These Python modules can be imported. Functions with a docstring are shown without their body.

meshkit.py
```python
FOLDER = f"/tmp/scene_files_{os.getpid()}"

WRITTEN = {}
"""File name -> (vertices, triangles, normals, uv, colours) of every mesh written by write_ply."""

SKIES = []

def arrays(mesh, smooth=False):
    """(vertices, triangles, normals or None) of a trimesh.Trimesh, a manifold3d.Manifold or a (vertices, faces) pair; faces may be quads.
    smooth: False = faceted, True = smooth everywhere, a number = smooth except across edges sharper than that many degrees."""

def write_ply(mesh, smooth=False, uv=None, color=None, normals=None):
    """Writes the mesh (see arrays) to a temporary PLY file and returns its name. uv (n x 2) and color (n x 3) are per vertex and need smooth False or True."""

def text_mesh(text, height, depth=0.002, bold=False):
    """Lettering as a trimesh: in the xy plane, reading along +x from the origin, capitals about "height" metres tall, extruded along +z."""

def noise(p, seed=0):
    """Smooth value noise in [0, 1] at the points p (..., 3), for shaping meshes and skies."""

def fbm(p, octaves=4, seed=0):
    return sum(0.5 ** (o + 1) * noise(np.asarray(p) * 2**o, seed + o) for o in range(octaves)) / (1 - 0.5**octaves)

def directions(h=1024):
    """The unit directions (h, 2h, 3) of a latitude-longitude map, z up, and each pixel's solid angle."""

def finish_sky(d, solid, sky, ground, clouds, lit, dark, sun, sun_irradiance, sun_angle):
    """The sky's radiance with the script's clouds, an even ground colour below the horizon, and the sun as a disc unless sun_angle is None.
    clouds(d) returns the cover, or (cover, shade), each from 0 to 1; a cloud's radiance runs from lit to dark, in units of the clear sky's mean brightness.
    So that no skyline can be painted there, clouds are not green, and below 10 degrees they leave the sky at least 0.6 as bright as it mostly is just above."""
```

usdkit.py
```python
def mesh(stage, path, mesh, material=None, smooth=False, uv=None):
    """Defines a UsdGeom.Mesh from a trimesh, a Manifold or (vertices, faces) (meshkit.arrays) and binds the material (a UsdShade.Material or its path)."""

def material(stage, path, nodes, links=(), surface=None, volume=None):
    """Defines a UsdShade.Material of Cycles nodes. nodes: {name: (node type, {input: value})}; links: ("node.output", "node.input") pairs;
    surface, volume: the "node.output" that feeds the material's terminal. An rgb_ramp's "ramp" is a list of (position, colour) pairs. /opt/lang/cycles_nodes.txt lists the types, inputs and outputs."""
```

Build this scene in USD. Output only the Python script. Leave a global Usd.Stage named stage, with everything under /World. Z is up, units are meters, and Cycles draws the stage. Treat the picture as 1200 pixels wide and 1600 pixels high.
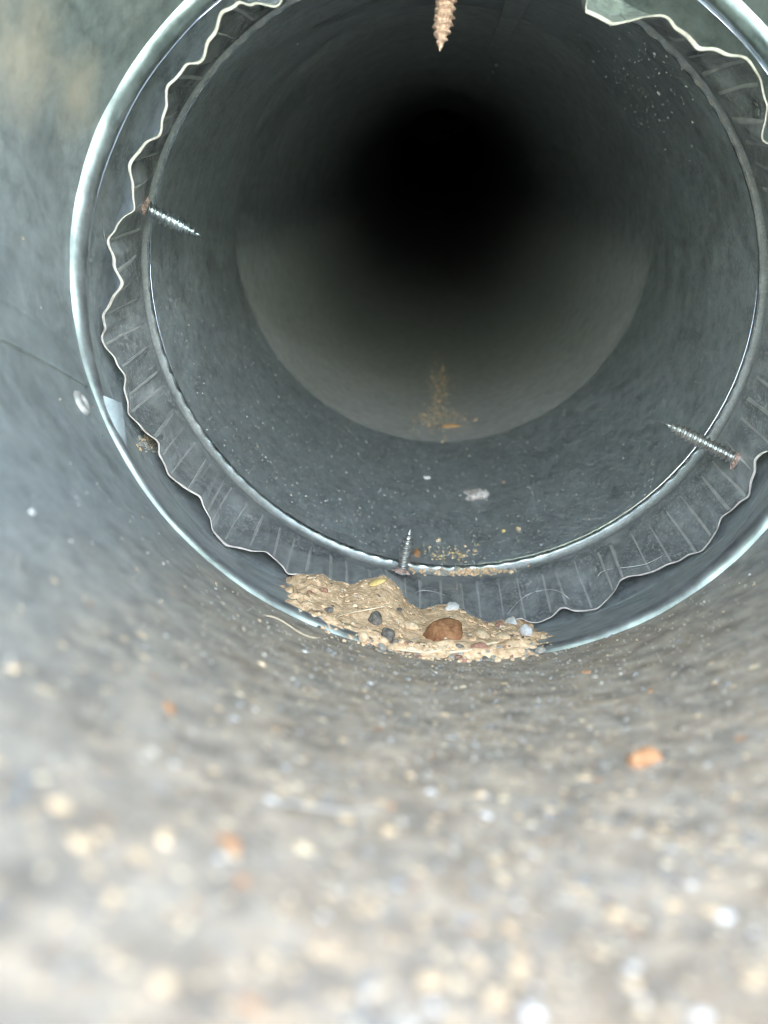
import math, random
import numpy as np, trimesh, usdkit, meshkit
from pxr import Usd, UsdGeom, UsdLux, UsdShade, Gf, Sdf, Vt

rng = np.random.default_rng(7)
stage = Usd.Stage.CreateInMemory()
UsdGeom.Xform.Define(stage, '/World')
UsdGeom.Scope.Define(stage, '/World/Looks')

# ------------------------------------------------------------------ camera, sky, sun, exposure
EYE = np.array([0.0, 0.0, 0.60])            # the lens lies just inside the duct mouth, 25 mm above its floor
FOCAL = 4.2                                  # mm, a phone's main lens
cam = UsdGeom.Camera.Define(stage, '/World/camera')
cam.AddTranslateOp().Set(Gf.Vec3d(*EYE)); cam.AddRotateXOp().Set(90.0)
cam.CreateFocalLengthAttr(FOCAL)
cam.CreateHorizontalApertureAttr(FOCAL * 1200 / 1150)
cam.CreateFStopAttr(FOCAL / 1.7)
cam.CreateFocusDistanceAttr(0.172)
cam.CreateClippingRangeAttr(Gf.Vec2f(0.002, 500))
cam.CreateExposureAttr(3.95)

SUN_EL, SUN_AZ = math.radians(80.5), math.radians(206)      # sun high behind the lens: it falls just inside the mouth, on the last of the floor
sun_dir = np.array([math.sin(SUN_AZ) * math.cos(SUN_EL), math.cos(SUN_AZ) * math.cos(SUN_EL), math.sin(SUN_EL)])
sky_mat = usdkit.material(stage, '/World/Looks/sky_light', {
    's': ('sky_texture', {'sky_type': 'single_scattering', 'sun_disc': False, 'sun_elevation': SUN_EL, 'sun_rotation': SUN_AZ,
                          'air_density': 1.0, 'aerosol_density': 1.5}),
    'h': ('hsv', {'saturation': 0.62}), 'g': ('texture_coordinate', {}),
    'n': ('noise_texture', {'scale': 2.2, 'detail': 5.0, 'roughness': 0.6}), 'm': ('map_range', {'from_min': 0.42, 'from_max': 0.62, 'to_min': 0.8, 'to_max': 1.9, 'clamp': True}),
    'c': ('combine_color', {}), 'x': ('mix', {'mix_type': 'multiply', 'fac': 1.0}),
    'b': ('background_shader', {'strength': 0.13})},
    [('s.color', 'h.color'), ('g.generated', 'n.vector'), ('n.fac', 'm.value'), ('m.result', 'c.r'), ('m.result', 'c.g'), ('m.result', 'c.b'), ('h.color', 'x.color1'), ('c.color', 'x.color2'), ('x.color', 'b.color')], surface='b.background')
dome = UsdLux.DomeLight.Define(stage, '/World/sky')
dome.GetPrim().SetCustomDataByKey('kind', 'structure')
UsdShade.MaterialBindingAPI.Apply(dome.GetPrim()).Bind(sky_mat)
sun = UsdLux.DistantLight.Define(stage, '/World/sun')
sun.CreateIntensityAttr(0.5); sun.CreateAngleAttr(0.5); sun.CreateColorAttr(Gf.Vec3f(1, 0.94, 0.86))
sun.GetPrim().CreateAttribute('inputs:normalize', Sdf.ValueTypeNames.Bool).Set(True)
_z = sun_dir; _x = np.cross([0, 0, 1.0], _z); _x /= np.linalg.norm(_x); _y = np.cross(_z, _x)
M4 = np.eye(4); M4[0, :3], M4[1, :3], M4[2, :3] = _x, _y, _z
sun.AddTransformOp().Set(Gf.Matrix4d(*M4.ravel().tolist()))

# ------------------------------------------------------------------ helpers
# The duct is laid out in millimetres in a frame with x right, y down, z forward from the eye; W() takes it to the world.
def W(P):
    P = np.asarray(P, float)
    return np.stack([P[..., 0], P[..., 2], -P[..., 1]], -1) * 1e-3 + EYE
def unit(v): v = np.asarray(v, float); return v / np.linalg.norm(v)
def axis(x, y): return unit([(x - 600) / 1150, (y - 800) / 1150, 1.0])
def ray(px): return np.array([(px[0] - 600) / 1150, (px[1] - 800) / 1150, 1.0])
def frame(n):
    a = np.array([1.0, 0, 0]); a = unit(a - a @ n * n); return a, np.cross(n, a)
def four(w):
    def g(t):
        o = w[0] + 0 * t
        for k in range(1, (len(w) + 1) // 2): o = o + w[2 * k - 1] * np.cos(k * t) + w[2 * k] * np.sin(k * t)
        return o
    return g
used = {}
def path(name, parent=None):
    base = (str(parent.GetPath()) if parent else '/World') + '/' + name
    k = used.get(base, 0); used[base] = k + 1
    return base if k == 0 else f'{base}_{k:03d}'
def tag(p, label=None, cat=None, group=None, kind=None):
    for k, v in (('label', label), ('category', cat), ('group', group), ('kind', kind)):
        if v: p.SetCustomDataByKey(k, v)
    return p
def thing(name, label, cat, loc, group=None):
    x = UsdGeom.Xform.Define(stage, path(name)); x.AddTranslateOp().Set(Gf.Vec3d(*map(float, loc)))
    return tag(x.GetPrim(), label, cat, group)
def origin(parent):
    o = np.zeros(3)
    while parent and str(parent.GetPath()) != '/World':
        a = parent.GetAttribute('xformOp:translate').Get() if parent.HasAttribute('xformOp:translate') else None
        if a: o = o + np.array(a)
        parent = parent.GetParent()
    return o
def obj(name, vf, mat, parent=None, smooth=40, cam_space=True, loc=None):
    """One mesh; vf is (vertices, faces) or a trimesh, in the millimetre frame unless cam_space is off. loc: where a top-level mesh has its origin (world)."""
    if hasattr(vf, 'vertices'): vf = (np.array(vf.vertices), np.array(vf.faces))
    v, f = np.asarray(vf[0], float), np.asarray(vf[1])
    if cam_space: v = W(v)
    o = origin(parent) + (np.zeros(3) if loc is None else np.asarray(loc))
    p = path(name, parent)
    m = usdkit.mesh(stage, p, (v - o, f), mat, smooth=smooth)
    m.CreateDoubleSidedAttr(True)
    if loc is not None: m.AddTranslateOp().Set(Gf.Vec3d(*map(float, loc)))
    return m.GetPrim()
def grid(P, wrap=False, flip=False):
    """P (rows, columns, 3) as quads; wrap joins the last column to the first."""
    R, C = P.shape[:2]; i = np.arange(R * C).reshape(R, C)
    if wrap: i = np.concatenate([i, i[:, :1]], 1)
    q = np.stack([i[:-1, :-1], i[:-1, 1:], i[1:, 1:], i[1:, :-1]], -1).reshape(-1, 4)
    return P.reshape(-1, 3), q[:, ::-1] if flip else q
def tris(q): return np.vstack([q[:, [0, 1, 2]], q[:, [0, 2, 3]]])
def join(*ms):
    V, F, n = [], [], 0
    for v, f in ms:
        f = np.asarray(f); f = tris(f) if f.shape[1] == 4 else f
        V.append(v); F.append(f + n); n += len(v)
    return np.vstack(V), np.vstack(F)
def fbm(P, scale, seed=0, octaves=4): return meshkit.fbm(np.asarray(P) * scale + 50, octaves, seed) - 0.5
def hit(px, v, f):
    """The first point where the line of sight through a point of the picture meets a triangle mesh of the millimetre frame."""
    f = tris(f) if f.shape[1] == 4 else f
    d = ray(px); a, b, c = v[f[:, 0]], v[f[:, 1]], v[f[:, 2]]
    e1, e2 = b - a, c - a; h = np.cross(d, e2); det = (e1 * h).sum(1); det = np.where(np.abs(det) < 1e-12, 1e-12, det)
    s = -a; u = (s * h).sum(1) / det; q = np.cross(s, e1); w = (q @ d) / det; t = (e2 * q).sum(1) / det
    ok = (u >= -1e-6) & (w >= -1e-6) & (u + w <= 1 + 1e-6) & (t > 1)
    if not ok.any(): return None, None
    k = np.where(ok)[0][t[ok].argmin()]
    n = unit(np.cross(e1[k], e2[k])); n = -n if n @ d > 0 else n
    return d * t[k], n

# ------------------------------------------------------------------ materials
def metal(name, base=(0.46, 0.51, 0.51), rough=0.42, dust=0.35, dust_col=(0.30, 0.29, 0.27), fleck=0.5, bump=0.25, metallic=0.85, coat=0.0, dust_or_lit=None, painted_reflection=()):
    """Weathered galvanised sheet: spangle, handling smears, a film of dust and pale flecks."""
    n = {
        'g': ('texture_coordinate', {}),
        'sp': ('noise_texture', {'scale': 260.0, 'detail': 3.0, 'roughness': 0.6}),
        'vo': ('noise_texture', {'scale': 45.0, 'detail': 4.0, 'distortion': 1.5}),
        'fi': ('noise_texture', {'scale': 1150.0, 'detail': 3.0, 'roughness': 0.75}),
        'fr': ('map_range', {'from_min': 0.51, 'from_max': 0.63, 'to_min': 0.0, 'to_max': fleck, 'clamp': True}),
        'dr': ('map_range', {'from_min': 0.35, 'from_max': 0.70, 'to_min': dust * 0.35, 'to_max': dust, 'clamp': True}),
        'br': ('rgb_ramp', {'ramp': [(0.3, tuple(0.72 * c for c in base)), (0.5, base), (0.7, tuple(min(1, 1.25 * c) for c in base))]}),
        'rr': ('map_range', {'from_min': 0.3, 'from_max': 0.7, 'to_min': rough - 0.10, 'to_max': rough + 0.12, 'clamp': True}),
        'm': ('principled_bsdf', {'metallic': metallic, 'coat_weight': coat, 'coat_roughness': 0.07}),
        'd': ('diffuse_bsdf', {'color': dust_col}),
        'p': ('diffuse_bsdf', {'color': (0.55, 0.53, 0.49)}),
        'x1': ('mix_closure', {}), 'x2': ('mix_closure', {}),
        'b': ('bump', {'strength': bump, 'distance': 0.0002}),
    }
    L = [('g.object', 'sp.vector'), ('g.object', 'vo.vector'), ('g.object', 'fi.vector'), ('fi.fac', 'fr.value'), ('vo.fac', 'dr.value'),
         ('sp.fac', 'br.fac'), ('br.color', 'm.base_color'), ('vo.fac', 'rr.value'), ('rr.result', 'm.roughness'),
         ('sp.fac', 'b.height'), ('b.normal', 'm.normal'), ('b.normal', 'd.normal'),
         ('dr.result', 'x1.fac'), ('m.BSDF', 'x1.closure1'), ('d.BSDF', 'x1.closure2'),
         ('fr.result', 'x2.fac'), ('x1.closure', 'x2.closure1'), ('p.BSDF', 'x2.closure2')]
    base_out = 'x2.closure'
    for k, (c, rad) in enumerate(painted_reflection):           # a blurred tan reflection painted into the wall colour: centre (world), radius
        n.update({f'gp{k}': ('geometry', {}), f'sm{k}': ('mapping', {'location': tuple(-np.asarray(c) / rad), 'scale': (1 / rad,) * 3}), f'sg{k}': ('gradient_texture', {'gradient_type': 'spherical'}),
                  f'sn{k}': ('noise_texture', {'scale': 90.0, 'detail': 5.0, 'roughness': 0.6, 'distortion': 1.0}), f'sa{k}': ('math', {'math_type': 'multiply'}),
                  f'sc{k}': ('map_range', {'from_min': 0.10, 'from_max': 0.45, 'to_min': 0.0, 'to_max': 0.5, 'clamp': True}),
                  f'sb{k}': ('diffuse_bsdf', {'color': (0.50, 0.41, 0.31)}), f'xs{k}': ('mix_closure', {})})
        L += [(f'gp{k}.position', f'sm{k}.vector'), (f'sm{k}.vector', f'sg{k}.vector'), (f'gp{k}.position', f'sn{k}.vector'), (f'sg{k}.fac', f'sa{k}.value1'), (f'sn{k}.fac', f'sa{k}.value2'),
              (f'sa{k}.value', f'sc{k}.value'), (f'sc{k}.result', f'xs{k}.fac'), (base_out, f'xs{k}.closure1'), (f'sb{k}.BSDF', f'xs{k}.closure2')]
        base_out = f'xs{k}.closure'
    if dust_or_lit:                                      # settled dust low in the pipe; in the far pipe it also paints lit floor: (pitch, height of full dust, height of none, amount, colour)
        pitch, lo, hi, amount, col, grain_ = dust_or_lit
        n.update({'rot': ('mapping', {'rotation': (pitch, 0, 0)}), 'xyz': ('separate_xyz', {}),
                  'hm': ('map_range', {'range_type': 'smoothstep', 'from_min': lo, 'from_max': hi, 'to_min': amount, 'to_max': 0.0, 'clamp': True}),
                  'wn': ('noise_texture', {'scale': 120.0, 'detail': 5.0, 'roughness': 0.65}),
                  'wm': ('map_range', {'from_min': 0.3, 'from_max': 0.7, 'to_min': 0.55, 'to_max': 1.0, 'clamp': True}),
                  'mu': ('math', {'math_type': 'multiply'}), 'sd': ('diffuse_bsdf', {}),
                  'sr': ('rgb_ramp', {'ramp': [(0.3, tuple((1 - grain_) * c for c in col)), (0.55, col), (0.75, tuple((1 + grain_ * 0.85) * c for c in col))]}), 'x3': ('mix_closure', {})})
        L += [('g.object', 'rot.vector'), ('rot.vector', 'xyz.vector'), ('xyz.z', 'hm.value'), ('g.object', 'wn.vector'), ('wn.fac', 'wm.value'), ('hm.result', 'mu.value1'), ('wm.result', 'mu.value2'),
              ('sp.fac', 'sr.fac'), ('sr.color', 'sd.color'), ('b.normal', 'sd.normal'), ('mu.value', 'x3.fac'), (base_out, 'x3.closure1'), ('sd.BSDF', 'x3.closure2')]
    return usdkit.material(stage, '/World/Looks/' + name, n, L, surface='x3.closure' if dust_or_lit else base_out)
def grainy(name, c0, c1, scale=900.0, rough=0.85, bump=0.5, spec=0.3, trans=0.0):
    n = {'g': ('texture_coordinate', {}), 'n': ('noise_texture', {'scale': scale, 'detail': 4.0, 'roughness': 0.65}),
         'r': ('rgb_ramp', {'ramp': [(0.32, c0), (0.68, c1)]}), 'b': ('bump', {'strength': bump, 'distance': 0.0002}),
         'p': ('principled_bsdf', {'roughness': rough, 'specular_ior_level': spec})}
    return usdkit.material(stage, '/World/Looks/' + name, n, [('g.object', 'n.vector'), ('n.fac', 'r.fac'), ('r.color', 'p.base_color'),
                           ('n.fac', 'b.height'), ('b.normal', 'p.normal')], surface='p.BSDF')
M_RIM = metal('galvanised_rim', base=(0.54, 0.59, 0.61), rough=0.36, dust=0.24, fleck=0.04, bump=0.04, metallic=1.0)
M_TAB = metal('galvanised_tab', base=(0.36, 0.40, 0.41), rough=0.55, dust=0.8, dust_col=(0.24, 0.26, 0.27), fleck=0.15, bump=0.15)
M_GROOVE = metal('dusty_groove', base=(0.36, 0.38, 0.38), rough=0.48, dust=0.6, fleck=0.4)
M_RIDGE = metal('rubbed_ridge', base=(0.56, 0.57, 0.56), rough=0.40, dust=0.55, dust_col=(0.44, 0.42, 0.39), fleck=0.5)
M_RIVET = metal('dull_rivet', base=(0.5, 0.5, 0.48), rough=0.5, dust=0.6, dust_col=(0.42, 0.39, 0.37), fleck=0.6)
M_COLLAR = metal('galvanised_collar', base=(0.52, 0.56, 0.56), rough=0.34, dust=0.35, dust_col=(0.32, 0.33, 0.32), fleck=0.45)
M_CRIMP = metal('galvanised_crimped', base=(0.44, 0.47, 0.48), rough=0.28, dust=0.28, dust_col=(0.36, 0.36, 0.34), fleck=0.45)
M_BEAD = metal('galvanised_bead', base=(0.50, 0.53, 0.53), rough=0.24, dust=0.14, fleck=0.25, bump=0.1, metallic=1.0)
M_PIPE = metal('galvanised_pipe', dust_col=(0.27, 0.29, 0.29), base=(0.45, 0.50, 0.51), rough=0.40, dust=0.28, fleck=0.7, coat=0.55)
M_FAR = metal('galvanised_far', base=(0.45, 0.48, 0.48), rough=0.45, dust=0.22, fleck=0.1, dust_or_lit=(-0.44, -0.016, 0.012, 0.95, (0.50, 0.48, 0.45), 0.12))  # pale lower half: settled dust, lightened to paint in the lit floor
M_CUT = grainy('cut_edge', (0.34, 0.29, 0.25), (0.72, 0.65, 0.58), 260, 0.5, 0.2, 0.5)
M_ZINC = metal('zinc_screw', base=(0.50, 0.53, 0.54), rough=0.33, dust=0.05, fleck=0.0, bump=0.05, metallic=1.0)
M_DULLZ = metal('dull_zinc_screw', base=(0.50, 0.53, 0.52), rough=0.30, dust=0.28, dust_col=(0.30, 0.24, 0.19), fleck=0.1, bump=0.15, metallic=1.0)
M_RUST = grainy('rusted_screw_steel', (0.30, 0.14, 0.09), (0.76, 0.53, 0.42), 1800, 0.9, 0.9)
M_BURR = grainy('rusty_burr', (0.30, 0.16, 0.12), (0.60, 0.46, 0.40), 2500, 0.7)
M_SILT = grainy('pale_tan_silt', (0.46, 0.275, 0.145), (0.95, 0.69, 0.44), 700, 0.95, 0.8)
M_SILT2 = grainy('grey_silt', (0.23, 0.21, 0.175), (0.43, 0.39, 0.32), 1100, 0.95, 0.6)
M_BROWN = grainy('red_brown_pebble', (0.17, 0.065, 0.025), (0.42, 0.21, 0.10), 650, 0.85, 0.9)
M_DEPOSIT = grainy('mineral_crust', (0.40, 0.32, 0.28), (0.90, 0.84, 0.80), 600)
M_LEAF = grainy('dry_leaf', (0.45, 0.22, 0.09), (0.70, 0.42, 0.20), 900)
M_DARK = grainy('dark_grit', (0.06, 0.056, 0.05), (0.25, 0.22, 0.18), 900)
M_WHITE = grainy('white_grit', (0.48, 0.46, 0.43), (0.74, 0.72, 0.68), 900)
M_TAN = grainy('tan_grit', (0.50, 0.35, 0.20), (0.78, 0.60, 0.40), 900)
M_ORANGE = grainy('orange_grit', (0.32, 0.15, 0.07), (0.52, 0.28, 0.14), 900)
M_GREY = grainy('grey_grit', (0.17, 0.17, 0.165), (0.33, 0.33, 0.315), 900)
M_RED = grainy('dull_red_grit', (0.25, 0.12, 0.08), (0.44, 0.25, 0.17), 900)
M_YELLOW = grainy('yellow_husk', (0.55, 0.38, 0.12), (0.75, 0.58, 0.25), 700)
M_STRAW = grainy('straw_fibre', (0.55, 0.43, 0.28), (0.80, 0.68, 0.48), 700)
M_HAIR = grainy('pale_fibre', (0.45, 0.44, 0.42), (0.62, 0.61, 0.58), 700)
M_GRASS = usdkit.material(stage, '/World/Looks/dry_grass', {
    'g': ('texture_coordinate', {}), 'n': ('noise_texture', {'scale': 3.0, 'detail': 6.0}), 'r': ('rgb_ramp', {'ramp': [(0.3, (0.25, 0.34, 0.22)), (0.7, (0.40, 0.47, 0.35))]}),
    'p': ('principled_bsdf', {'roughness': 0.9})}, [('g.object', 'n.vector'), ('n.fac', 'r.fac'), ('r.color', 'p.base_color')], surface='p.BSDF')

# ------------------------------------------------------------------ the yard outside, which the steel mirrors
gx = np.linspace(-60, 60, 25); G = np.stack(np.meshgrid(gx, gx, indexing='ij'), -1)
G = np.concatenate([G, np.zeros_like(G[..., :1])], -1)
tag(obj('ground', grid(G, flip=True), M_GRASS, cam_space=False), kind='structure')

# ------------------------------------------------------------------ the duct's axes and sections (mm)
NT = 360
TH = np.linspace(0, 2 * np.pi, NT, endpoint=False)
nF, cF = axis(600, 830), np.array([16.2, -48.4, 148.6])        # near gore: ring plane
nP, cP = axis(660, 150), np.array([16.7, -48.0, 185.5])        # inner pipe: bead plane, 30 degrees up
LC = 24.0                                                      # crimped length
rF = four([77.49, 0.0, 0.35, 0.42, 0.43, -0.21, 0.08])
rB = four([75.39, -0.2, 0.74, 0.76, 1.73, 0.09, -0.11, 0.07, 0.08])
def sect(c, n, r, th=TH, s=0.0):
    a, b = frame(n); r = np.broadcast_to(r, np.shape(th)); s = np.broadcast_to(s, np.shape(th))
    return c + s[..., None] * n + r[..., None] * (np.cos(th)[..., None] * a + np.sin(th)[..., None] * b)

# crimped edge: the real outline of the hand crimped lip, radius by angle (bent flutes, uneven)
def polar(px, c, n):
    d = np.c_[(px[:, 0] - 600) / 1150, (px[:, 1] - 800) / 1150, np.ones(len(px))]
    P = d * ((c @ n) / (d @ n))[:, None] - c; a, b = frame(n); x, y = P @ a, P @ b
    return np.arctan2(y, x), np.hypot(x, y)
C1 = [380,0,365,15,347.5,21,344,32,340,52,325,69,322.5,85,319,96,309,102,294,100,285,114,276,125,262.5,136,261,150,263,167,255,187.5,254,207,250,215.5,231,222,221,237,206,255,204,265,210,287,209.5,307.5,212.5,330,195,339,185,351,181,362,170,374,172.5,386,181,402.5,180.5,417.5,195,442.5,190,452.5,181,461,172.5,480,162.5,492.5,167.5,515,160,526,166,542.5,181,557.5,185,571,196,584,198,592.5,195,607.5,202,630,201,646,217.5,661,230,676,247.5,687.5,251,696,249,707.5,259,725,264,741,290,761,315,775,319,790,330,810,332.5,827.5,355,851,380,855.5,395,860.5,416,860.5,430,872.5,442.5,884,450,896,470,896,490,898,505,896,520,907.5,537.5,909,550,914,567.5,905,585,902.5,598.5,897,614,907.5,627.5,922.5,632.5,937.5,645,946,660,952.5,682.5,944.5,707.5,943,720,951,732.5,960,747.5,966,760,973,782.5,968,800,969,815,964,825,971,840,972.5,862.5,962.5,874,949,883,947,895,953,912.5,953,932.5,950.5,945,939,960,922.5,967.5,906,982.5,899,1000,897.5,1022.5,891,1040,881,1059,876,1075,865,1095,861,1106,847.5,1120,826,1125,807.5,1142.5,796,1155,782.5,1169,775,1171,752.5,1177.5,735,1177,717.5,1187.5,707.5,1200,702.5]
C2 = [907,17,956,41,982,35,1012,27,1035,26,1045,32,1052,45,1072,59,1089,80,1115,79,1135,89,1160,90,1169,97,1187,125,1192,152,1200,172]
cC = cP - nP * LC
ta, ra = polar(np.array(C1, float).reshape(-1, 2), cC, nP)
tb, rb = polar(np.array(C2, float).reshape(-1, 2), cC, nP)
allt, allr = np.r_[ta, tb], np.r_[ra, rb]
Am = lambda t: np.column_stack([np.ones_like(t)] + [g(k * t) for k in (1, 2, 3) for g in (np.cos, np.sin)])
Rg = np.diag([0] + [2.0 * k * k for k in (1, 2, 3) for _ in (0, 1)])
wC = np.linalg.solve(Am(allt).T @ Am(allt) + Rg, Am(allt).T @ allr); rC0 = four(wC)
NC = 1440
TC = np.linspace(-np.pi, np.pi, NC, endpoint=False)
def edge_radius(t):
    out = rC0(t) + 1.1 * np.sin(62 * t + 1.6 * np.sin(5 * t)) * (0.8 + 0.4 * np.sin(9 * t + 1))
    for tt, rr in ((ta, ra), (tb, rb)):
        u = np.unwrap(tt); o = np.argsort(u); u, rr = u[o], rr[o]
        for sh in (-2 * np.pi, 0, 2 * np.pi):
            k = (t + sh >= u[0]) & (t + sh <= u[-1]); out[k] = np.interp(t[k] + sh, u, rr)
    ker = np.hanning(9); ker /= ker.sum()
    return np.convolve(np.r_[out[-8:], out, out[:8]], ker, 'same')[8:-8]
rE = edge_radius(TC)

# ------------------------------------------------------------------ near elbow: gore, swivel lip, collar
MOUTH = -28.0
elbow = thing('duct_elbow', 'weathered galvanised steel duct elbow whose dusty floor fills the foreground', 'duct elbow', W(cF))
sl = np.r_[np.linspace(-(cF[2] - MOUTH), -8, 70), np.linspace(-7, -2.2, 8)]
P = np.stack([sect(cF, nF, rF(TH), s=s) for s in sl])
rad = P - cF; rad -= (rad @ nF)[..., None] * nF; rad /= np.linalg.norm(rad, axis=-1, keepdims=True)
P = P + rad * (0.9 * fbm(P, 0.03, 3) + 0.12 * fbm(P, 0.2, 5))[..., None]
FRONT = grid(P, wrap=True)
M_FRONT = metal('galvanised_front', dust=0.50, dust_col=(0.24, 0.245, 0.235), fleck=0.22, rough=0.44, bump=0.10, painted_reflection=[(W(hit(p, *FRONT)[0]), q) for p, q in (((122, 148), 0.012), ((34, 80), 0.017))], base=(0.46, 0.51, 0.51), dust_or_lit=(0.0, -0.076, -0.044, 0.92, (0.36, 0.28, 0.20), 0.5))
Po = P + rad * 0.6
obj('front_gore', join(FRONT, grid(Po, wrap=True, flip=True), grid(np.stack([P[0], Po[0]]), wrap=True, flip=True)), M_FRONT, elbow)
# rolled lip of the swivel joint: a rounded roll that stands in from the wall, then a step back out to the collar
prof = [(-2.6, 0.35), (-2.25, 0.12), (-2.05, -0.2), (-1.9, -0.62), (-1.65, -1.02), (-1.2, -1.3), (-0.6, -1.42), (0.0, -1.42), (0.8, -1.15), (1.5, -0.7), (1.9, -0.1), (2.05, 0.6), (2.3, 1.5), (3.0, 2.0), (4.0, 2.0), (4.8, 1.6)]
wob = 0.22 * np.sin(3 * TH + 1) + 0.18 * np.sin(7 * TH + 2)
lk = np.interp(np.degrees(TH), [0, 30, 45, 60, 90, 112, 124, 138, 150, 165, 190, 230, 270, 360], [1.5, 1.5, 1.5, 1.3, 1.1, 1.3, 1.35, 0.85, 0.8, 1.25, 1.7, 1.6, 1.4, 1.5])
soft = [(-2.6, 0.35), (-2.4, 0.22), (-2.1, 0.0), (-1.85, -0.3), (-1.5, -0.62), (-1.1, -0.9), (-0.6, -1.12), (0.0, -1.25)]
soft = soft + prof[len(soft):]                                  # flatter section; the steep one is shaped to catch sky highlights
stand = np.interp(np.degrees(TH), [0, 25, 40, 52, 66, 85, 108, 122, 135, 150, 162, 176, 195, 215, 240, 300, 340, 360], [.3, .5, .8, .9, .3, .1, .35, .85, .95, .8, .3, .45, .6, .5, .4, .35, .3, .3])
stand = np.clip(0.72 * stand + 0.22 * np.sin(13 * TH + 2 * np.sin(4 * TH)) + 0.15 * np.sin(29 * TH + 1), 0, 1)
Pl = np.stack([sect(cF, nF, rF(TH) + (d1 * stand + d0 * (1 - stand)) * lk + 0.15 + 0.06 * np.sin(21 * TH), s=(s1 * stand + s0 * (1 - stand)) * lk + wob * 0.5) for (s1, d1), (s0, d0) in zip(prof, soft)])
obj('swivel_lip', grid(Pl, wrap=True), M_RIM, elbow, smooth=60)
A_ = sect(cF, nF, rF(TH) + 1.5 * lk, s=4.5 * lk)
# the tab where the lap ends
tin = np.array([ray(p) for p in ((161, 618), (168, 650), (178, 683), (190, 712), (203, 740))])
tou = np.array([ray(p) for p in ((189, 629), (193, 660), (196, 690), (200, 716), (207, 742))])
pl = lambda d, s: d * (((cF + nF * s) @ nF) / (d @ nF))[:, None]
ti, to_ = pl(tin, -0.9), pl(tou, 0.6)
obj('lap_tab', grid(np.stack([ti + nF * 0.9, ti, ti * 0.5 + to_ * 0.5 - nF * 0.35, to_, to_ + nF * 0.9])), M_TAB, elbow, smooth=50)
envr = np.interp(TH, np.r_[TC, TC + 2 * np.pi], np.r_[rE, rE])
env = np.array([envr[np.arange(i - 6, i + 7) % NT].max() for i in range(NT)]); env = np.convolve(np.r_[env[-20:], env, env[:20]], np.ones(21) / 21, 'same')[20:-20]
Mm = sect(cC, nP, env + 1.8)
top_ = np.clip(-np.sin(TH) * 1.5, 0, 1) ** 1.3
B_ = sect(cP, nP, np.maximum(rB(TH) + 2.6, 0.5 * env + 0.5 * rB(TH) + 2.4), s=0.8 + 24 * top_)
gap = (Mm - cF) @ nF
w = np.clip((gap - 4.6) / 14, 0, 1); w = (w * w * (3 - 2 * w))[:, None]
Mx = w * Mm + (1 - w) * (0.5 * A_ + 0.5 * B_)
def collar(th, v):
    """Point of the collar at angle th and v in 0..1 (lip to crimped edge) .. 2 (bead)."""
    i = (np.asarray(th) % (2 * np.pi)) / (2 * np.pi) * NT; i0 = np.floor(i).astype(int) % NT; i1 = (i0 + 1) % NT; t = (i - np.floor(i))[..., None]
    L = lambda Q: Q[i0] * (1 - t) + Q[i1] * t
    v = np.asarray(v)[..., None]
    return np.where(v < 1, L(A_) * (1 - v) + L(Mx) * v, L(Mx) * (2 - v) + L(B_) * (v - 1))
vv = np.r_[np.linspace(0, 1, 24), np.linspace(1.1, 2, 8)]
Pc = np.stack([collar(TH, np.full(NT, x)) for x in vv])
radc = Pc - (cP - nP * LC * 0.7); radc -= (radc @ nP)[..., None] * nP; radc /= np.linalg.norm(radc, axis=-1, keepdims=True)
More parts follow.
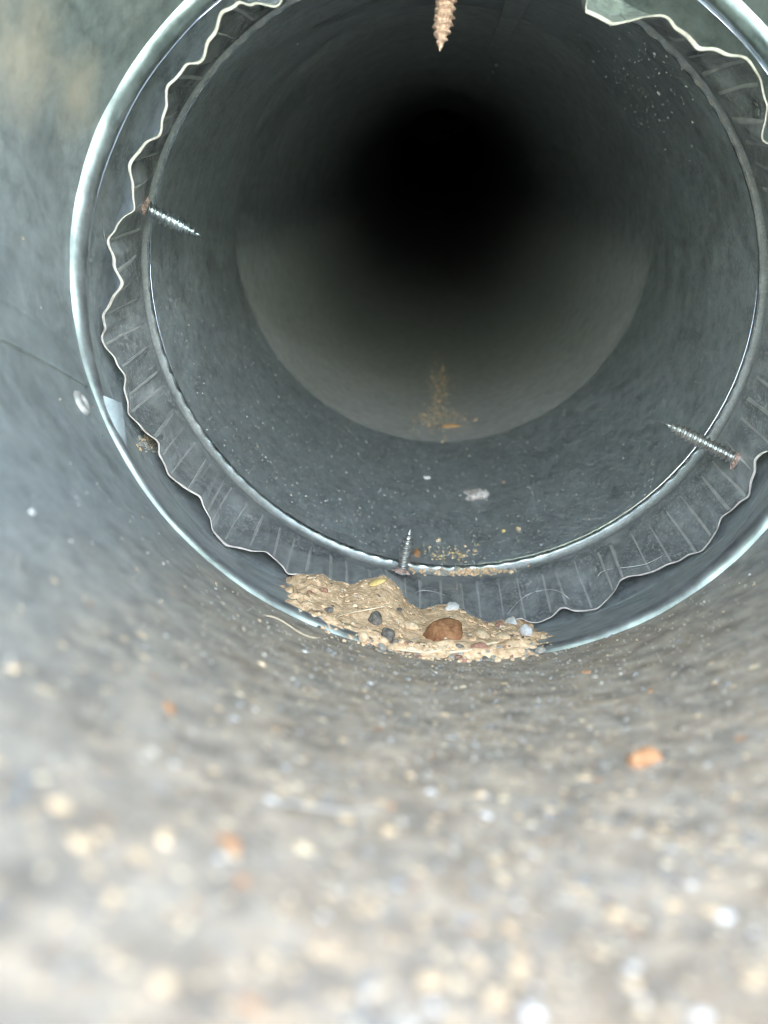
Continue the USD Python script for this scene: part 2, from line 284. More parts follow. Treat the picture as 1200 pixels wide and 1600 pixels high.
Pc = Pc + radc * (0.5 * fbm(Pc, 0.05, 9) * np.minimum(1, vv * 4)[:, None])[..., None]
Pc = np.concatenate([Pc, sect(cP, nP, rB(TH) + 0.9, s=2.6 + 24 * top_)[None]])          # the collar's end is beaten down on to the pipe
COLLAR = grid(Pc, wrap=True)
obj('collar_gore', COLLAR, M_COLLAR, elbow)
# lap seam on the left of the gore, and the tab where the lap ends at the lip
def on_front(pxs): return [hit(p, *FRONT) for p in pxs]
line = [(-60, 497), (0, 531), (40, 552), (80, 573), (112, 592), (132, 603)]
H = on_front(line)
pts = np.array([h[0] for h in H]); nrm = np.array([h[1] for h in H])
t_ = np.gradient(pts, axis=0); t_ /= np.linalg.norm(t_, axis=1, keepdims=True); side = np.cross(t_, nrm)
if side[2] @ np.array([0, -1, 0]) < 0: side = -side
strip = np.stack([pts + side * 9 + nrm * 0.35, pts + side * 0.25 + nrm * 0.62, pts + side * 0.0 + nrm * 0.5, pts - side * 0.05 - nrm * 0.05], 0)
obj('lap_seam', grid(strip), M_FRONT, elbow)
# dimple rivet beside the seam
pr, nr = hit((127, 630), *FRONT)
a_, b_ = frame(nr); tt = np.linspace(0, 2 * np.pi, 28, endpoint=False)
rp = [(2.5, 0.0), (2.3, 0.45), (1.9, 0.75), (1.45, 0.8), (1.15, 0.55), (1.0, 0.25), (0.6, 0.2), (0.02, 0.25)]
Pr = np.stack([pr + nr * h + r * (np.cos(tt)[:, None] * a_ + np.sin(tt)[:, None] * b_) for r, h in rp])
obj('rivet', grid(Pr, wrap=True), M_RIVET, elbow, smooth=60)

# ------------------------------------------------------------------ crimped inner pipe
pipe = thing('crimped_pipe', 'inner galvanised pipe with wavy crimped end pushed into the elbow collar', 'duct pipe', W(cP))
us = np.r_[0, 0.06, np.linspace(0.1, 0.18, 3), np.linspace(0.25, 0.9, 9), 0.95, 0.98, 1.0]                                     # 0 at the bead, 1 at the cut edge
rBc = rB(TC)
flute = rE - rC0(TC)
cr_ = np.random.default_rng(11)
crease = np.zeros(NC); panel = np.zeros(NC); ncr = 84
ctr = (np.arange(ncr) + 0.13 * cr_.standard_normal(ncr)) * 2 * np.pi / ncr - np.pi
for k in range(ncr):
    d = (TC - ctr[k] + np.pi) % (2 * np.pi) - np.pi
    panel += np.where((d > 0) & (d < 2 * np.pi / ncr), (d * ncr / (2 * np.pi) - 0.5) * cr_.uniform(0.25, 1.3), 0)
def crimp_surface(off=0.0):
    rows = []
    for u in us:
        g = np.clip((u - 0.10) / 0.55, 0, 1); g = g * g * (3 - 2 * g)
        rows.append(sect(cP, nP, rBc * (1 - u) + rC0(TC) * u + flute * g * (0.35 + 0.65 * u) + (crease * (1 - 0.6 * u) + panel * (1 - u)) * np.clip((u - 0.1) / 0.08, 0, 1) * (u < 0.97) + off, TC, s=-3.2 - (LC - 3.2) * u))
    return np.stack(rows)
Pi = crimp_surface(); Pq = crimp_surface(0.52 + 0.22 * np.sin(17 * TC + 2 * np.sin(5 * TC)) * np.sin(3 * TC + 1))
CRIMP = grid(Pi, wrap=True)
obj('crimped_collar', join(CRIMP, grid(Pq, wrap=True, flip=True)), M_CRIMP, pipe, smooth=22)
e0, e1 = Pi[-1], Pq[-1]
for k in range(ncr):                                           # the pressed ridge between two flutes
    j = int(round((ctr[k] + np.pi) / (2 * np.pi) * NC)) % NC; w_ = 1
    i0, i1 = 4, int(cr_.integers(15, 18))
    col = Pi[i0:i1, j]; tan_ = unit(Pi[i0, (j + 2) % NC] - Pi[i0, j - 2]); ax_ = cP + nP * ((col - cP) @ nP)[:, None]
    inn = ax_ - col; inn /= np.linalg.norm(inn, axis=1, keepdims=True)
    hw, ht = cr_.uniform(0.35, 0.65), cr_.uniform(0.12, 0.26); fade = np.interp(np.linspace(0, 1, len(col)), [0, .15, .8, 1], [0.3, 1, 1, 0.3])[:, None]
    rd = np.stack([col - tan_ * hw - inn * 0.3, col - tan_ * hw * 0.7 + inn * ht * 0.6 * fade, col + inn * ht * fade, col + tan_ * hw * 0.7 + inn * ht * 0.6 * fade, col + tan_ * hw - inn * 0.3])
    obj('crimp_ridge', grid(rd), M_RIDGE, pipe, smooth=60)
lip = np.stack([e0 + nP * 0.02, e0 * 0.97 + e1 * 0.03 - nP * 0.10, e0 * 0.5 + e1 * 0.5 - nP * 0.2, e0 * 0.03 + e1 * 0.97 - nP * 0.10, e1 + nP * 0.02])
obj('cut_edge', grid(lip, wrap=True), M_CUT, pipe, smooth=60)
# stop bead: a groove rolled outwards, its far shoulder marked by the rollers
TB = np.linspace(0, 2 * np.pi, 1080, endpoint=False)
knurl = np.sin(96 * TB + 1.5 * np.sin(3 * TB)) * (0.6 + 0.4 * np.sin(5 * TB))
bp = [(-3.25, 0.0), (-2.8, 0.1), (-2.1, 0.55), (-1.3, 1.0), (-0.5, 1.15), (0.3, 0.95), (0.9, 0.45), (1.25, 0.05)]
bq = [(1.25, 0.05), (1.5, -0.22), (1.75, -0.32), (2.0, -0.30), (2.25, -0.15), (2.5, -0.02), (3.4, 0.0)]
mk = lambda q: np.stack([sect(cP, nP, rB(TB) + d + 0.19 * knurl * math.exp(-((s - 1.75) / 0.6) ** 2), TB, s=s) for s, d in q])
Pb = mk(bp)
obj('stop_bead', grid(Pb, wrap=True), M_GROOVE, pipe, smooth=60)
obj('bead_shoulder', grid(mk(bq), wrap=True), M_BEAD, pipe, smooth=60)
LP = 96.0
sp = np.linspace(3.4, LP, 50)
Pw = np.stack([sect(cP, nP, rB(TH) * (1 - s / 200) + 75.6 * s / 200, s=s) for s in sp])
rw = Pw - cP; rw -= (rw @ nP)[..., None] * nP; rw /= np.linalg.norm(rw, axis=-1, keepdims=True)
Pw = Pw + rw * (0.5 * fbm(Pw, 0.04, 12) * np.minimum(1, (sp - 3.4) / 8)[:, None])[..., None]
PIPE = grid(Pw, wrap=True)
obj('pipe_wall', PIPE, M_PIPE, pipe)
# ------------------------------------------------------------------ the next pipe, a little less steep, running on into the dark
c0 = cP + nP * LP; n1 = axis(684, 262)
far = thing('far_pipe', 'dim far length of pipe with a dusty floor painted pale as if lit, running on into the dark', 'duct pipe', W(c0))
rows, r1 = [Pw[-1]], np.linalg.norm(Pw[-1] - c0, axis=1)
c, dp, BR = c0.copy(), 0.0, 14000.0                              # bent gently upwards, shaped so its floor catches more light
for d_ in np.r_[np.linspace(1, 120, 40), np.linspace(130, 2400, 130)]:
    b_ = frame(n1)[1]; q_ = max(0, d_ - 80) / BR; nn_ = unit(n1 * math.cos(q_) - b_ * math.sin(q_)); c = c + nn_ * (d_ - dp); dp = d_
    m_ = min(1, d_ / 80); rows.append(sect(c, unit(nn_ + nP * math.exp(-d_ / 6)), (r1 + 0.25) * (1 - m_) + 75.9 * m_))
Pg = np.stack(rows)
FARG = grid(Pg, wrap=True)
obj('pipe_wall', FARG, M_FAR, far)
obj('added_end_cap', grid(np.stack([Pg[-1], Pg[-1].mean(0) + 0 * Pg[-1]]), wrap=True), M_DARK, far)  # added cap: keeps light out, its dark colour stands for the depth

# lock seam along the top right of the pipe
line = [(805, -40), (790, 0), (772, 55), (752, 115), (733, 170), (720, 215)]
TUBE = join(PIPE, FARG)
H = [hit(p, *TUBE) for p in line]; H = [h for h in H if h[0] is not None]
if len(H) > 2 and all(h[0] is not None for h in H):
    pts = np.array([h[0] for h in H]); nrm = np.array([h[1] for h in H])
    t_ = np.gradient(pts, axis=0); t_ /= np.linalg.norm(t_, axis=1, keepdims=True); side = np.cross(t_, nrm)
    if side[2][0] < 0: side = -side
    strip = np.stack([pts - nrm * 0.05, pts + nrm * 0.8, pts + side * 0.4 + nrm * 0.95, pts + side * 6 + nrm * 0.8, pts + side * 6.5 - nrm * 0.05])
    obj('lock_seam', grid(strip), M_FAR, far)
    for k in range(6):                                         # the row of punched buttons that locks the seam
        p_, n_ = hit((777 - 6.2 * k, 98 + 11 * k), *TUBE)
        if p_ is not None:
            v_, f_ = trimesh.creation.icosphere(1, 0.62 - 0.05 * k).vertices, trimesh.creation.icosphere(1).faces
            obj('lock_button', (v_ + p_ + n_ * 0.95, f_), M_RIM, far, smooth=True)

# ------------------------------------------------------------------ screws
def on_plane(px, s):
    d = ray(px); c = cP + nP * s; return d * ((c @ nP) / (d @ nP))
def screw(label, base_px, tip_px, s, mat, rusty=False, L=None, back=1.0):
    d = ray(base_px); base = None
    if base_px[1] >= 0: base, _ = hit(base_px, *CRIMP)
    if base is None: base = on_plane(base_px, s)
    # the tip lies on its line of sight, one screw length from the base
    e = ray(tip_px); A, Bq, Cq = e @ e, -2 * e @ base, base @ base - L * L
    disc = Bq * Bq - 4 * A * Cq
    ts = [(-Bq + q * math.sqrt(max(disc, 0))) / (2 * A) for q in (-1, 1)]
    a_, b_ = frame(nP); ang = base - cP; inward = -unit(ang - (ang @ nP) * nP)
    tip = max((e * t for t in ts), key=lambda p: unit(p - base) @ inward)
    ax = unit(tip - base); Lr = np.linalg.norm(tip - base)
    x = unit(np.cross(ax, [0.3, 0.5, 0.8])); y = np.cross(ax, x)
    t = thing('sheet_metal_screw', label, 'screw', W(base))
    ns, nphi = 150, 28
    S = np.linspace(-back, Lr, ns); PH = np.linspace(0, 2 * np.pi, nphi, endpoint=False)
    SS, PP = np.meshgrid(S, PH, indexing='ij')
    taper = np.clip((Lr - SS) / 4.6, 0, 1) ** 0.8
    ph = (SS / 1.35 - PP / (2 * np.pi)) % 1
    saw = np.maximum(0, 1 - np.abs(ph - 0.5) / 0.32)
    R = (1.36 * taper + 0.02) + 0.58 * saw * np.clip(taper * 1.5, 0, 1) * np.clip((Lr - SS) / 1.5, 0, 1)
    P = base + SS[..., None] * ax + R[..., None] * (np.cos(PP)[..., None] * x + np.sin(PP)[..., None] * y)
    if rusty:
        P = P + (P - (base + SS[..., None] * ax)) * (0.55 * fbm(P, 1.6, 4) + 0.05)[..., None]
    obj('threaded_shank', grid(P, wrap=True), mat, t, smooth=50)
    # torn burr of the sheet round the hole
    q = np.linspace(0, 2 * np.pi, 22, endpoint=False); rg = np.random.default_rng(len(label))
    rows = np.stack([base + ax * h + (r * (1 + 0.2 * rg.standard_normal(22)))[:, None] * (np.cos(q)[:, None] * x + np.sin(q)[:, None] * y)
                     for r, h in ((2.2, -0.5), (1.9, 0.1), (1.7, 0.5), (1.5, 0.6), (1.3, 0.1))])
    obj('torn_burr', grid(rows, wrap=True), M_RUST if rusty else M_BURR, t)
    return base, tip
screw('bright zinc screw with coppery torn burr, poking in from the left side of the pipe', (226, 324), (314, 369), -10, M_ZINC, L=13.6)
screw('grey zinc screw poking inward from the lower right of the crimped pipe end', (1150, 718), (1040, 662), -14, M_DULLZ, L=16.5)
screw('short zinc screw standing up from the pipe floor, just behind the debris heap', (628, 891), (641, 827), -8, M_DULLZ, L=12.5)
screw('rust covered orange brown screw hanging down from the top of the pipe', (703, -42), (687, 81), -14, M_RUST, rusty=True, L=13.5)

# ------------------------------------------------------------------ the heap of grit caught below the crimped edge
th0, th1 = math.radians(64), math.radians(128)
thg, vg = np.linspace(th0, th1, 120), np.linspace(-0.16, 1.06, 60)
T2, V2 = np.meshgrid(thg, vg, indexing='ij')
base = collar(T2, np.clip(V2, 0, 2))
over = np.minimum(V2, 0)[..., None] * 55
base = base + over * nF - np.where(V2 < 0, 1, 0)[..., None] * np.array([0, 1.6, 0])
up = -(base - (cP - nP * LC)); up -= (up @ nP)[..., None] * nP; up /= np.linalg.norm(up, axis=-1, keepdims=True)
deg = np.degrees(T2) + 9 * fbm(base, 0.3, 41) + 4 * fbm(base, 1.1, 42)
vv_ = np.clip(V2, 0, 1)
a0 = np.clip((deg - 77 + 6.0 * vv_) / 5, 0, 1) * np.clip((115.5 + 8 * vv_ - deg) / 3, 0, 1)
a0 = a0 * a0 * (3 - 2 * a0)
crest = np.interp(TC, TC, rE)
lift = np.interp(T2, TC, np.linalg.norm(collar(TC, np.ones(NC)) - sect(cC, nP, rE, TC), axis=1)) + 0.2
vn = np.clip(V2, 0, 1)
h = a0 * (1.0 + np.maximum(lift - 0.6, 0) * vn ** 1.5) * np.clip((V2 + 0.16) / 0.2, 0, 1) + a0 * (2.4 * fbm(base, 0.22, 21) * (1 - vn ** 4) + 0.9 * fbm(base, 0.9, 22) * (1 - vn ** 6))
h = np.where(vn > 0.8, np.minimum(h, lift - 0.25), h)
h = np.where(V2 > 1.0, np.minimum(h, lift - 0.9), h)
h = h + a0 * 2.9 * np.exp(-((V2 + 0.03) / 0.13) ** 2) * (0.75 + 0.9 * fbm(base, 0.25, 24)) * np.clip((V2 + 0.16) / 0.05, 0, 1)
h = np.where(a0 < 0.05, -0.5, h)
HP = base + up * h[..., None]
HEAP = grid(HP)
heap = tag(obj('grit_heap', HEAP, M_SILT, smooth=True), 'tan heap of silt and chips caught under the wavy crimped edge', 'debris', kind='stuff')

# ------------------------------------------------------------------ loose grains
ico = trimesh.creation.icosphere(1); ico2 = trimesh.creation.icosphere(2)
def lump(seed, sx, sy, sz, rough=0.35, fine=False):
    m = ico2 if fine else ico; v = m.vertices.copy(); f = m.faces
    v = v * (1 + rough * 2 * (meshkit.fbm(v * 1.3 + seed * 7.7, 3, seed) - 0.5))[:, None]
    return v * np.array([sx, sy, sz]), f
def place(v, at, n, spin):
    a, b = frame(unit(n)) if abs(unit(n)[0]) < 0.95 else (np.array([0, 1.0, 0]), np.cross(unit(n), [0, 1.0, 0]))
    c, s = math.cos(spin), math.sin(spin); x, y = a * c + b * s, b * c - a * s
    return at + v[:, :1] * x + v[:, 1:2] * y + v[:, 2:3] * unit(n)
count = [0]
def grain(name, label, cat, px, on, size, mat, sink=0.25, flat=0.6, spin=None, rough=0.35, group=None, aspect=0.75):
    """A single named grain of `size` mm (half length) where the line of sight through px meets the surface `on`."""
    p, n = hit(px, *on)
    if p is None: return
    count[0] += 1
    v, f = lump(count[0], size, size * aspect, size * flat, rough, fine=size > 0.8)
    at = p + n * size * flat * (1 - 2 * sink)
    return tag(obj(name, (place(v, at, n, count[0] * 1.7 if spin is None else spin), f), mat, smooth=True if rough < 0.3 else 40, loc=W(p)), label, cat, group)
def cloud(name, label, cat, on_points, normals, sizes, mats, parent_kind='stuff', flatness=(0.25, 0.8), seed=1):
    """Thousands of grains nobody could count, as one PointInstancer."""
    r = np.random.default_rng(seed)
    pi = UsdGeom.PointInstancer.Define(stage, path(name)); base = pi.GetPath(); protos = []
    for k, (m, wgt) in enumerate(mats):
        for q in range(2):
            v, f = lump(seed * 10 + k * 2 + q, 1, r.uniform(0.5, 0.95), r.uniform(*flatness), 0.45)
            pr = usdkit.mesh(stage, f'{base}/grain_{k * 2 + q:03d}', (v * 1e-3, f), m, smooth=False); protos.append(pr.GetPath())
    pi.CreatePrototypesRel().SetTargets(protos)
    wts = np.repeat([w for _, w in mats], 2).astype(float); wts /= wts.sum()
    N = len(on_points)
    pi.CreateProtoIndicesAttr(Vt.IntArray.FromNumpy(r.choice(len(protos), N, p=wts).astype(np.int32)))
    pi.CreatePositionsAttr(Vt.Vec3fArray.FromNumpy(W(on_points + normals * sizes[:, None] * 0.25).astype(np.float32)))
    pi.CreateScalesAttr(Vt.Vec3fArray.FromNumpy(np.repeat(sizes[:, None], 3, 1).astype(np.float32)))
    nw = np.stack([normals[:, 0], normals[:, 2], -normals[:, 1]], 1)
    qs = []
    for n in nw:
        rot = Gf.Rotation(Gf.Vec3d(0, 0, 1), Gf.Vec3d(*map(float, n))); spin = Gf.Rotation(Gf.Vec3d(0, 0, 1), float(r.uniform(0, 360)))
        q = (spin * rot).GetQuat(); qs.append(Gf.Quath(float(q.GetReal()), *map(float, q.GetImaginary())))
    pi.CreateOrientationsAttr(Vt.QuathArray(qs))
    return tag(pi.GetPrim(), label, cat, kind=parent_kind)
def scatter(P, N, r, wfun=None):
    """N random points of a grid of points (rows, columns), with normals facing the duct's axis and a weight per cell."""
    a, b, c, d = P[:-1, :-1], P[:-1, 1:], P[1:, 1:], P[1:, :-1]
    nn = np.cross(b - a, d - a); ar = np.linalg.norm(nn, axis=-1); mid = (a + c) / 2
    wt = ar * (wfun(mid) if wfun else 1); wt = (wt / wt.sum()).ravel()
    k = r.choice(len(wt), N, p=wt); i, j = np.unravel_index(k, ar.shape); u, v = r.random((2, N))
    pts = (a[i, j] * ((1 - u) * (1 - v))[:, None] + b[i, j] * (u * (1 - v))[:, None] + c[i, j] * (u * v)[:, None] + d[i, j] * ((1 - u) * v)[:, None])
    n = nn[i, j] / np.maximum(ar[i, j], 1e-9)[:, None]
    return pts, n
def face(n, pts, c): s = np.sign(((c - pts) * n).sum(1)); return n * np.where(s == 0, 1, s)[:, None]

# dust and grit on the near floor (thickest low down)
r = np.random.default_rng(3)
Pf = np.concatenate([P_ for P_ in [FRONT[0].reshape(len(sl), NT, 3)]])
Pf = np.concatenate([Pf, Pf[:, :1]], 1)
low = lambda m: np.exp(-np.maximum(0, 29 - m[..., 1]) / 7.5) * (0.3 + 1.6 * np.clip(meshkit.fbm(m * 0.09 + 50, 3, 2) - 0.25, 0, 1)) + 0.004
pts, n = scatter(Pf, 7500, r, low); n = face(n, pts, cF)
sz = np.clip(r.lognormal(-2.25, 0.5, len(pts)), 0.05, 0.5)
cloud('floor_grit', 'pale and tan grit strewn over the near elbow floor', 'grit', pts, n, sz,
      [(M_WHITE, 0.3), (M_TAN, 1.2), (M_GREY, 5.0), (M_DARK, 0.9), (M_ORANGE, 0.25), (M_SILT2, 4.0)], seed=4)
near = lambda m: np.exp(-np.maximum(0, 27 - m[..., 1]) / 9) * np.exp(-np.maximum(0, m[..., 2] - 45) / 22) * (m[..., 2] > 18) * (0.2 + 1.8 * np.clip(meshkit.fbm(m * 0.12 + 80, 3, 8) - 0.3, 0, 1))
pts, n = scatter(Pf, 5000, r, near); n = face(n, pts, cF)
cloud('coarse_grit', 'coarser tan and white grit blurred over the nearest floor', 'grit', pts, n, np.clip(r.lognormal(-1.5, 0.5, len(pts)), 0.08, 0.75),
      [(M_WHITE, 0.3), (M_TAN, 2.4), (M_GREY, 2.2), (M_DARK, 1.4), (M_ORANGE, 0.35), (M_SILT2, 3.0), (M_STRAW, 1.4)], flatness=(0.05, 0.22), seed=14)
# fine dust inside the pipe
Pp = np.concatenate([PIPE[0].reshape(len(sp), NT, 3)] ); Pp = np.concatenate([Pp, Pp[:, :1]], 1)
lowp = lambda m: np.exp(-np.maximum(0, 20 - ((m - cP) @ frame(nP)[1] - 50)) / 10) + 0.10 * np.exp(-np.abs((m - cP) @ unit(frame(nP)[0] * 0.75 - frame(nP)[1] * 0.66) - 76) / 3) + 0.006
pts, n = scatter(Pp, 2600, r, lowp); n = face(n, pts, cP)
sz = np.clip(r.lognormal(-2.25, 0.45, len(pts)), 0.04, 0.4)
cloud('pipe_dust', 'fine pale specks scattered over the inner pipe floor', 'dust', pts, n, sz, [(M_WHITE, 3), (M_GREY, 3), (M_SILT2, 2), (M_TAN, 1)], seed=5)
# chips over the heap
Hg = HP.copy()
k = (a0[:-1, :-1] > 0.25)
pts, n = scatter(Hg, 800, r, lambda m: k * 1.0); n = face(n, pts, cC)
sz = np.clip(r.lognormal(-1.25, 0.5, len(pts)), 0.10, 1.1)
cloud('heap_chips', 'mixed tan, grey and dark chips crusting the debris heap', 'grit', pts, n, sz,
      [(M_TAN, 4.5), (M_SILT, 6), (M_STRAW, 1.5), (M_SILT2, 0.8), (M_DARK, 0.9), (M_WHITE, 0.3), (M_RED, 0.7)], seed=6)

q_ = np.random.default_rng(17)
tq = np.radians(q_.normal(95, 10, 420)); tq = tq[(tq > math.radians(77)) & (tq < math.radians(116))]
sq = q_.uniform(-5.5, 4, len(tq)) - 1.5 * np.abs(q_.standard_normal(len(tq)))
pts = sect(cF, nF, rF(tq) - 0.2 - 1.6 * np.exp(-(sq / 2.2) ** 2), tq, s=sq); n = -(pts - cF); n -= (n @ nF)[:, None] * nF; n /= np.linalg.norm(n, axis=1, keepdims=True)
cloud('spilled_chips', 'chips spilled from the heap forward over the steel lip', 'grit', pts, n, np.clip(q_.lognormal(-1.2, 0.55, len(pts)), 0.08, 1.0),
      [(M_TAN, 4), (M_SILT, 4), (M_STRAW, 1.5), (M_SILT2, 2.5), (M_DARK, 2.6), (M_RED, 1.0)], seed=18)
HEAPT = HEAP
grain('pebble', 'largest pebble, round and red brown, at the front of the debris heap', 'pebble', (694, 995), HEAPT, 4.7, M_BROWN, 0.42, 0.72, rough=0.3, aspect=0.95)
grain('pebble', 'dark grey oval pebble left of the red brown pebble in the heap', 'pebble', (585, 972), HEAPT, 2.1, M_DARK, 0.3, 0.8, spin=1.5)
grain('pebble', 'blackish lump below the dark oval pebble at the heap front', 'pebble', (607, 994), HEAPT, 1.8, M_DARK, 0.35, 0.7)
grain('pebble', 'small dark sliver at the left of the heap beside the steel lip', 'pebble', (514, 955), HEAPT, 1.2, M_DARK, 0.3, 0.6)
grain('stone_chip', 'bright white stone chip at the right end of the debris heap', 'stone chip', (820, 990), HEAPT, 1.75, M_WHITE, 0.2, 0.8)
grain('stone_chip', 'pale grey stone chip under the wave of the edge above the brown pebble', 'stone chip', (706, 951), HEAPT, 2.2, M_WHITE, 0.4, 0.6)
grain('stone_chip', 'broad whitish flake lying against the edge at the heap right', 'stone chip', (798, 974), HEAPT, 2.1, M_WHITE, 0.4, 0.35)
grain('stone_chip', 'dull red chip beside the whitish flake at the heap right', 'stone chip', (780, 978), HEAPT, 1.3, M_RED, 0.3, 0.7)
grain('stone_chip', 'pale tan pebble half sunk in the heap left of the brown pebble', 'stone chip', (641, 980), HEAPT, 1.9, M_TAN, 0.35, 0.6)
grain('stone_chip', 'large tan lump right of the red brown pebble', 'stone chip', (752, 994), HEAPT, 2.6, M_TAN, 0.4, 0.5)
grain('stone_chip', 'small tan chip at the heap right below the white chip', 'stone chip', (786, 997), HEAPT, 1.7, M_TAN, 0.4, 0.6)
grain('stone_chip', 'brown chip alone on the collar floor at the far right of the heap', 'stone chip', (848, 999), HEAPT, 1.3, M_TAN, 0.3, 0.6)
grain('stone_chip', 'reddish brown lump on the front slope below the tan lump', 'stone chip', (750, 1013), HEAPT, 1.7, M_RED, 0.4, 0.6)
grain('stone_chip', 'pale tan chip at the lower left front of the heap', 'stone chip', (568, 996), HEAPT, 1.4, M_TAN, 0.3, 0.6)
grain('seed_husk', 'yellow husk lying on top of the heap below the crest of the edge', 'seed husk', (590, 911), HEAPT, 2.3, M_YELLOW, 0.3, 0.3, rough=0.15, aspect=0.5, spin=0.2)

# grains one can single out on the near floor; the lowest are painted stand-ins for glints
for a in (
    ('grit_or_glint', 'orange curled fleck on the left of the near floor', 'grit fleck', (264, 1106), 1.3, M_ORANGE, 0.35, 0.35),
    ('grit_or_glint', 'largest orange blot on the right of the near floor', 'grit fleck', (1005, 1190), 1.9, M_ORANGE, 0.75, 1.5),
    ('grit_or_glint', 'orange speck near the lip at the right of the near floor', 'grit fleck', (916, 1051), 0.95, M_ORANGE, 0.4, 0.7),
    ('grit_or_glint', 'tiny orange speck to the right of the other orange specks', 'grit fleck', (1016, 1080), 0.6, M_ORANGE, 0.5, 0.8),
    ('grit_or_glint', 'ochre grain among the grey dust at the left of the heap', 'grit fleck', (409, 1038), 0.75, M_TAN, 0.6, 0.8),
    ('grit_or_glint', 'white grain low in the middle of the near floor', 'grit fleck', (672, 1236), 0.5, M_WHITE, 0.6, 0.8),
    ('grit_or_glint', 'cream grain blurred at the lower left of the near floor', 'grit fleck', (256, 1316), 0.55, M_TAN, 0.6, 0.8),
    ('grit_or_glint', 'orange tan grain blurred beside the cream grain', 'grit fleck', (368, 1328), 0.6, M_ORANGE, 0.5, 0.8),
    ('grit_or_glint', 'ochre fleck in the middle right of the near floor', 'grit fleck', (752, 1243), 0.7, M_TAN, 0.5, 0.7),
    ('grit_or_glint', 'tan fleck at the far left edge of the near floor', 'grit fleck', (20, 1045), 0.7, M_TAN, 0.6, 0.7),
    ('grit_or_glint', 'white grain left of the heap on the near floor', 'grit fleck', (476, 1018), 0.5, M_WHITE, 0.6, 0.8),
    ('grit_or_glint', 'white sliver on the left wall of the elbow below the rivet', 'grit fleck', (50, 800), 0.9, M_WHITE, 0.4, 0.4),
    ('grit_or_glint', 'bright white fleck painted as a blurred glint at the lower right of the near floor', 'grit fleck', (1134, 1432), 0.6, M_WHITE, 0.8, 0.9),
    ('grit_or_glint', 'white fleck painted as a glint at the very bottom edge right of centre', 'grit fleck', (832, 1584), 0.55, M_WHITE, 0.8, 0.9),
    ('grit_or_glint', 'white fleck painted as a glint in the bottom right corner of the near floor', 'grit fleck', (1096, 1588), 0.5, M_WHITE, 0.8, 0.9),
    ('grit_or_glint', 'small white fleck painted as a glint at the bottom edge below the middle', 'grit fleck', (676, 1576), 0.4, M_WHITE, 0.8, 0.9),
    ('grit_or_glint', 'cream fleck painted as a glint near the bottom edge left of centre', 'grit fleck', (590, 1548), 0.5, M_TAN, 0.5, 0.5),
    ('grit_or_glint', 'yellowish white fleck painted as a blurred glint near the bottom right of the near floor', 'grit fleck', (988, 1540), 0.45, M_TAN, 0.8, 0.9),
): grain(a[0], a[1], a[2], a[3], FRONT, a[4], a[5], 0.42, a[7] * 0.45, aspect=a[6], rough=0.55)

# inside the pipe
grain('mineral_deposit', 'pale crusty mineral spot on the pipe floor right of centre', 'deposit', (745, 774), PIPE, 4.6, M_DEPOSIT, 0.36, 0.24, rough=0.95, spin=0.1)
grain('stone_chip', 'small white chip on the pipe floor left of the mineral spot', 'stone chip', (667, 747), PIPE, 1.35, M_WHITE, 0.3, 0.6, spin=0.0, aspect=0.6)
grain('stone_chip', 'tiny red speck above the mineral spot on the pipe floor', 'stone chip', (787, 753), PIPE, 0.6, M_RED, 0.3, 0.8)
grain('leaf_scrap', 'curled orange brown leaf scrap at the far joint of the pipe', 'leaf scrap', (704, 667), FARG, 4.2, M_LEAF, 0.35, 0.25, spin=0.0, aspect=0.3)
grain('stone_chip', 'ochre chip on the pipe floor in front of the leaf scrap', 'stone chip', (722, 686), PIPE, 1.0, M_YELLOW, 0.3, 0.8)
grain('stone_chip', 'orange chip beside the short screw on the pipe floor', 'stone chip', (651, 866), PIPE, 1.5, M_ORANGE, 0.3, 0.8)
grain('stone_chip', 'tan chip on the pipe floor at the right of the short screw', 'stone chip', (685, 845), PIPE, 0.8, M_TAN, 0.3, 0.8)
grain('stone_chip', 'larger of two tan crumbs at the right above the stop bead', 'stone chip', (810, 827), PIPE, 0.95, M_TAN, 0.3, 0.8)
grain('stone_chip', 'smaller of two tan crumbs at the right above the stop bead', 'stone chip', (787, 830), PIPE, 0.7, M_YELLOW, 0.3, 0.8)
# crumbs caught by the bead beside the screw, and the silt streak at the far joint
def px_cloud(name, label, centre, spread, N, on, size, mats, seed):
    q = np.random.default_rng(seed); P3, N3 = [], []
    fv = tris(on[1]) if on[1].shape[1] == 4 else on[1]; cen = on[0][fv].mean(1); zz = np.maximum(cen[:, 2], 1)
    sx = np.abs(600 + 1150 * cen[:, 0] / zz - centre[0]) < 5 * spread[0] + 60; sy = np.abs(800 + 1150 * cen[:, 1] / zz - centre[1]) < 5 * spread[1] + 60
    on = (on[0], fv[sx & sy])
    for _ in range(N):
        px = (centre[0] + spread[0] * q.standard_normal(), centre[1] + spread[1] * q.standard_normal())
        p, nn = hit(px, *on)
        if p is not None: P3.append(p); N3.append(nn)
    P3, N3 = np.array(P3), np.array(N3)
    cloud(name, label, 'grit', P3, N3, np.clip(q.lognormal(math.log(size), 0.4, len(P3)), 0.05, 2), mats, seed=seed)
px_cloud('bead_crumbs', 'tan crumbs gathered on the pipe floor right of the short screw', (700, 868), (28, 9), 110, PIPE, 0.32, [(M_TAN, 4), (M_YELLOW, 1.5), (M_SILT2, 2)], 31)
BEADM = grid(Pb, wrap=True)
px_cloud('bead_silt', 'band of tan silt lying in the stop bead groove', (735, 893), (45, 3.5), 240, BEADM, 0.42, [(M_SILT, 4), (M_TAN, 2), (M_SILT2, 2)], 32)
px_cloud('joint_silt', 'pale silt streak piled at the bottom of the far joint', (686, 655), (24, 9), 480, join(PIPE, FARG), 0.30, [(M_SILT2, 4), (M_SILT, 3), (M_TAN, 2)], 33)
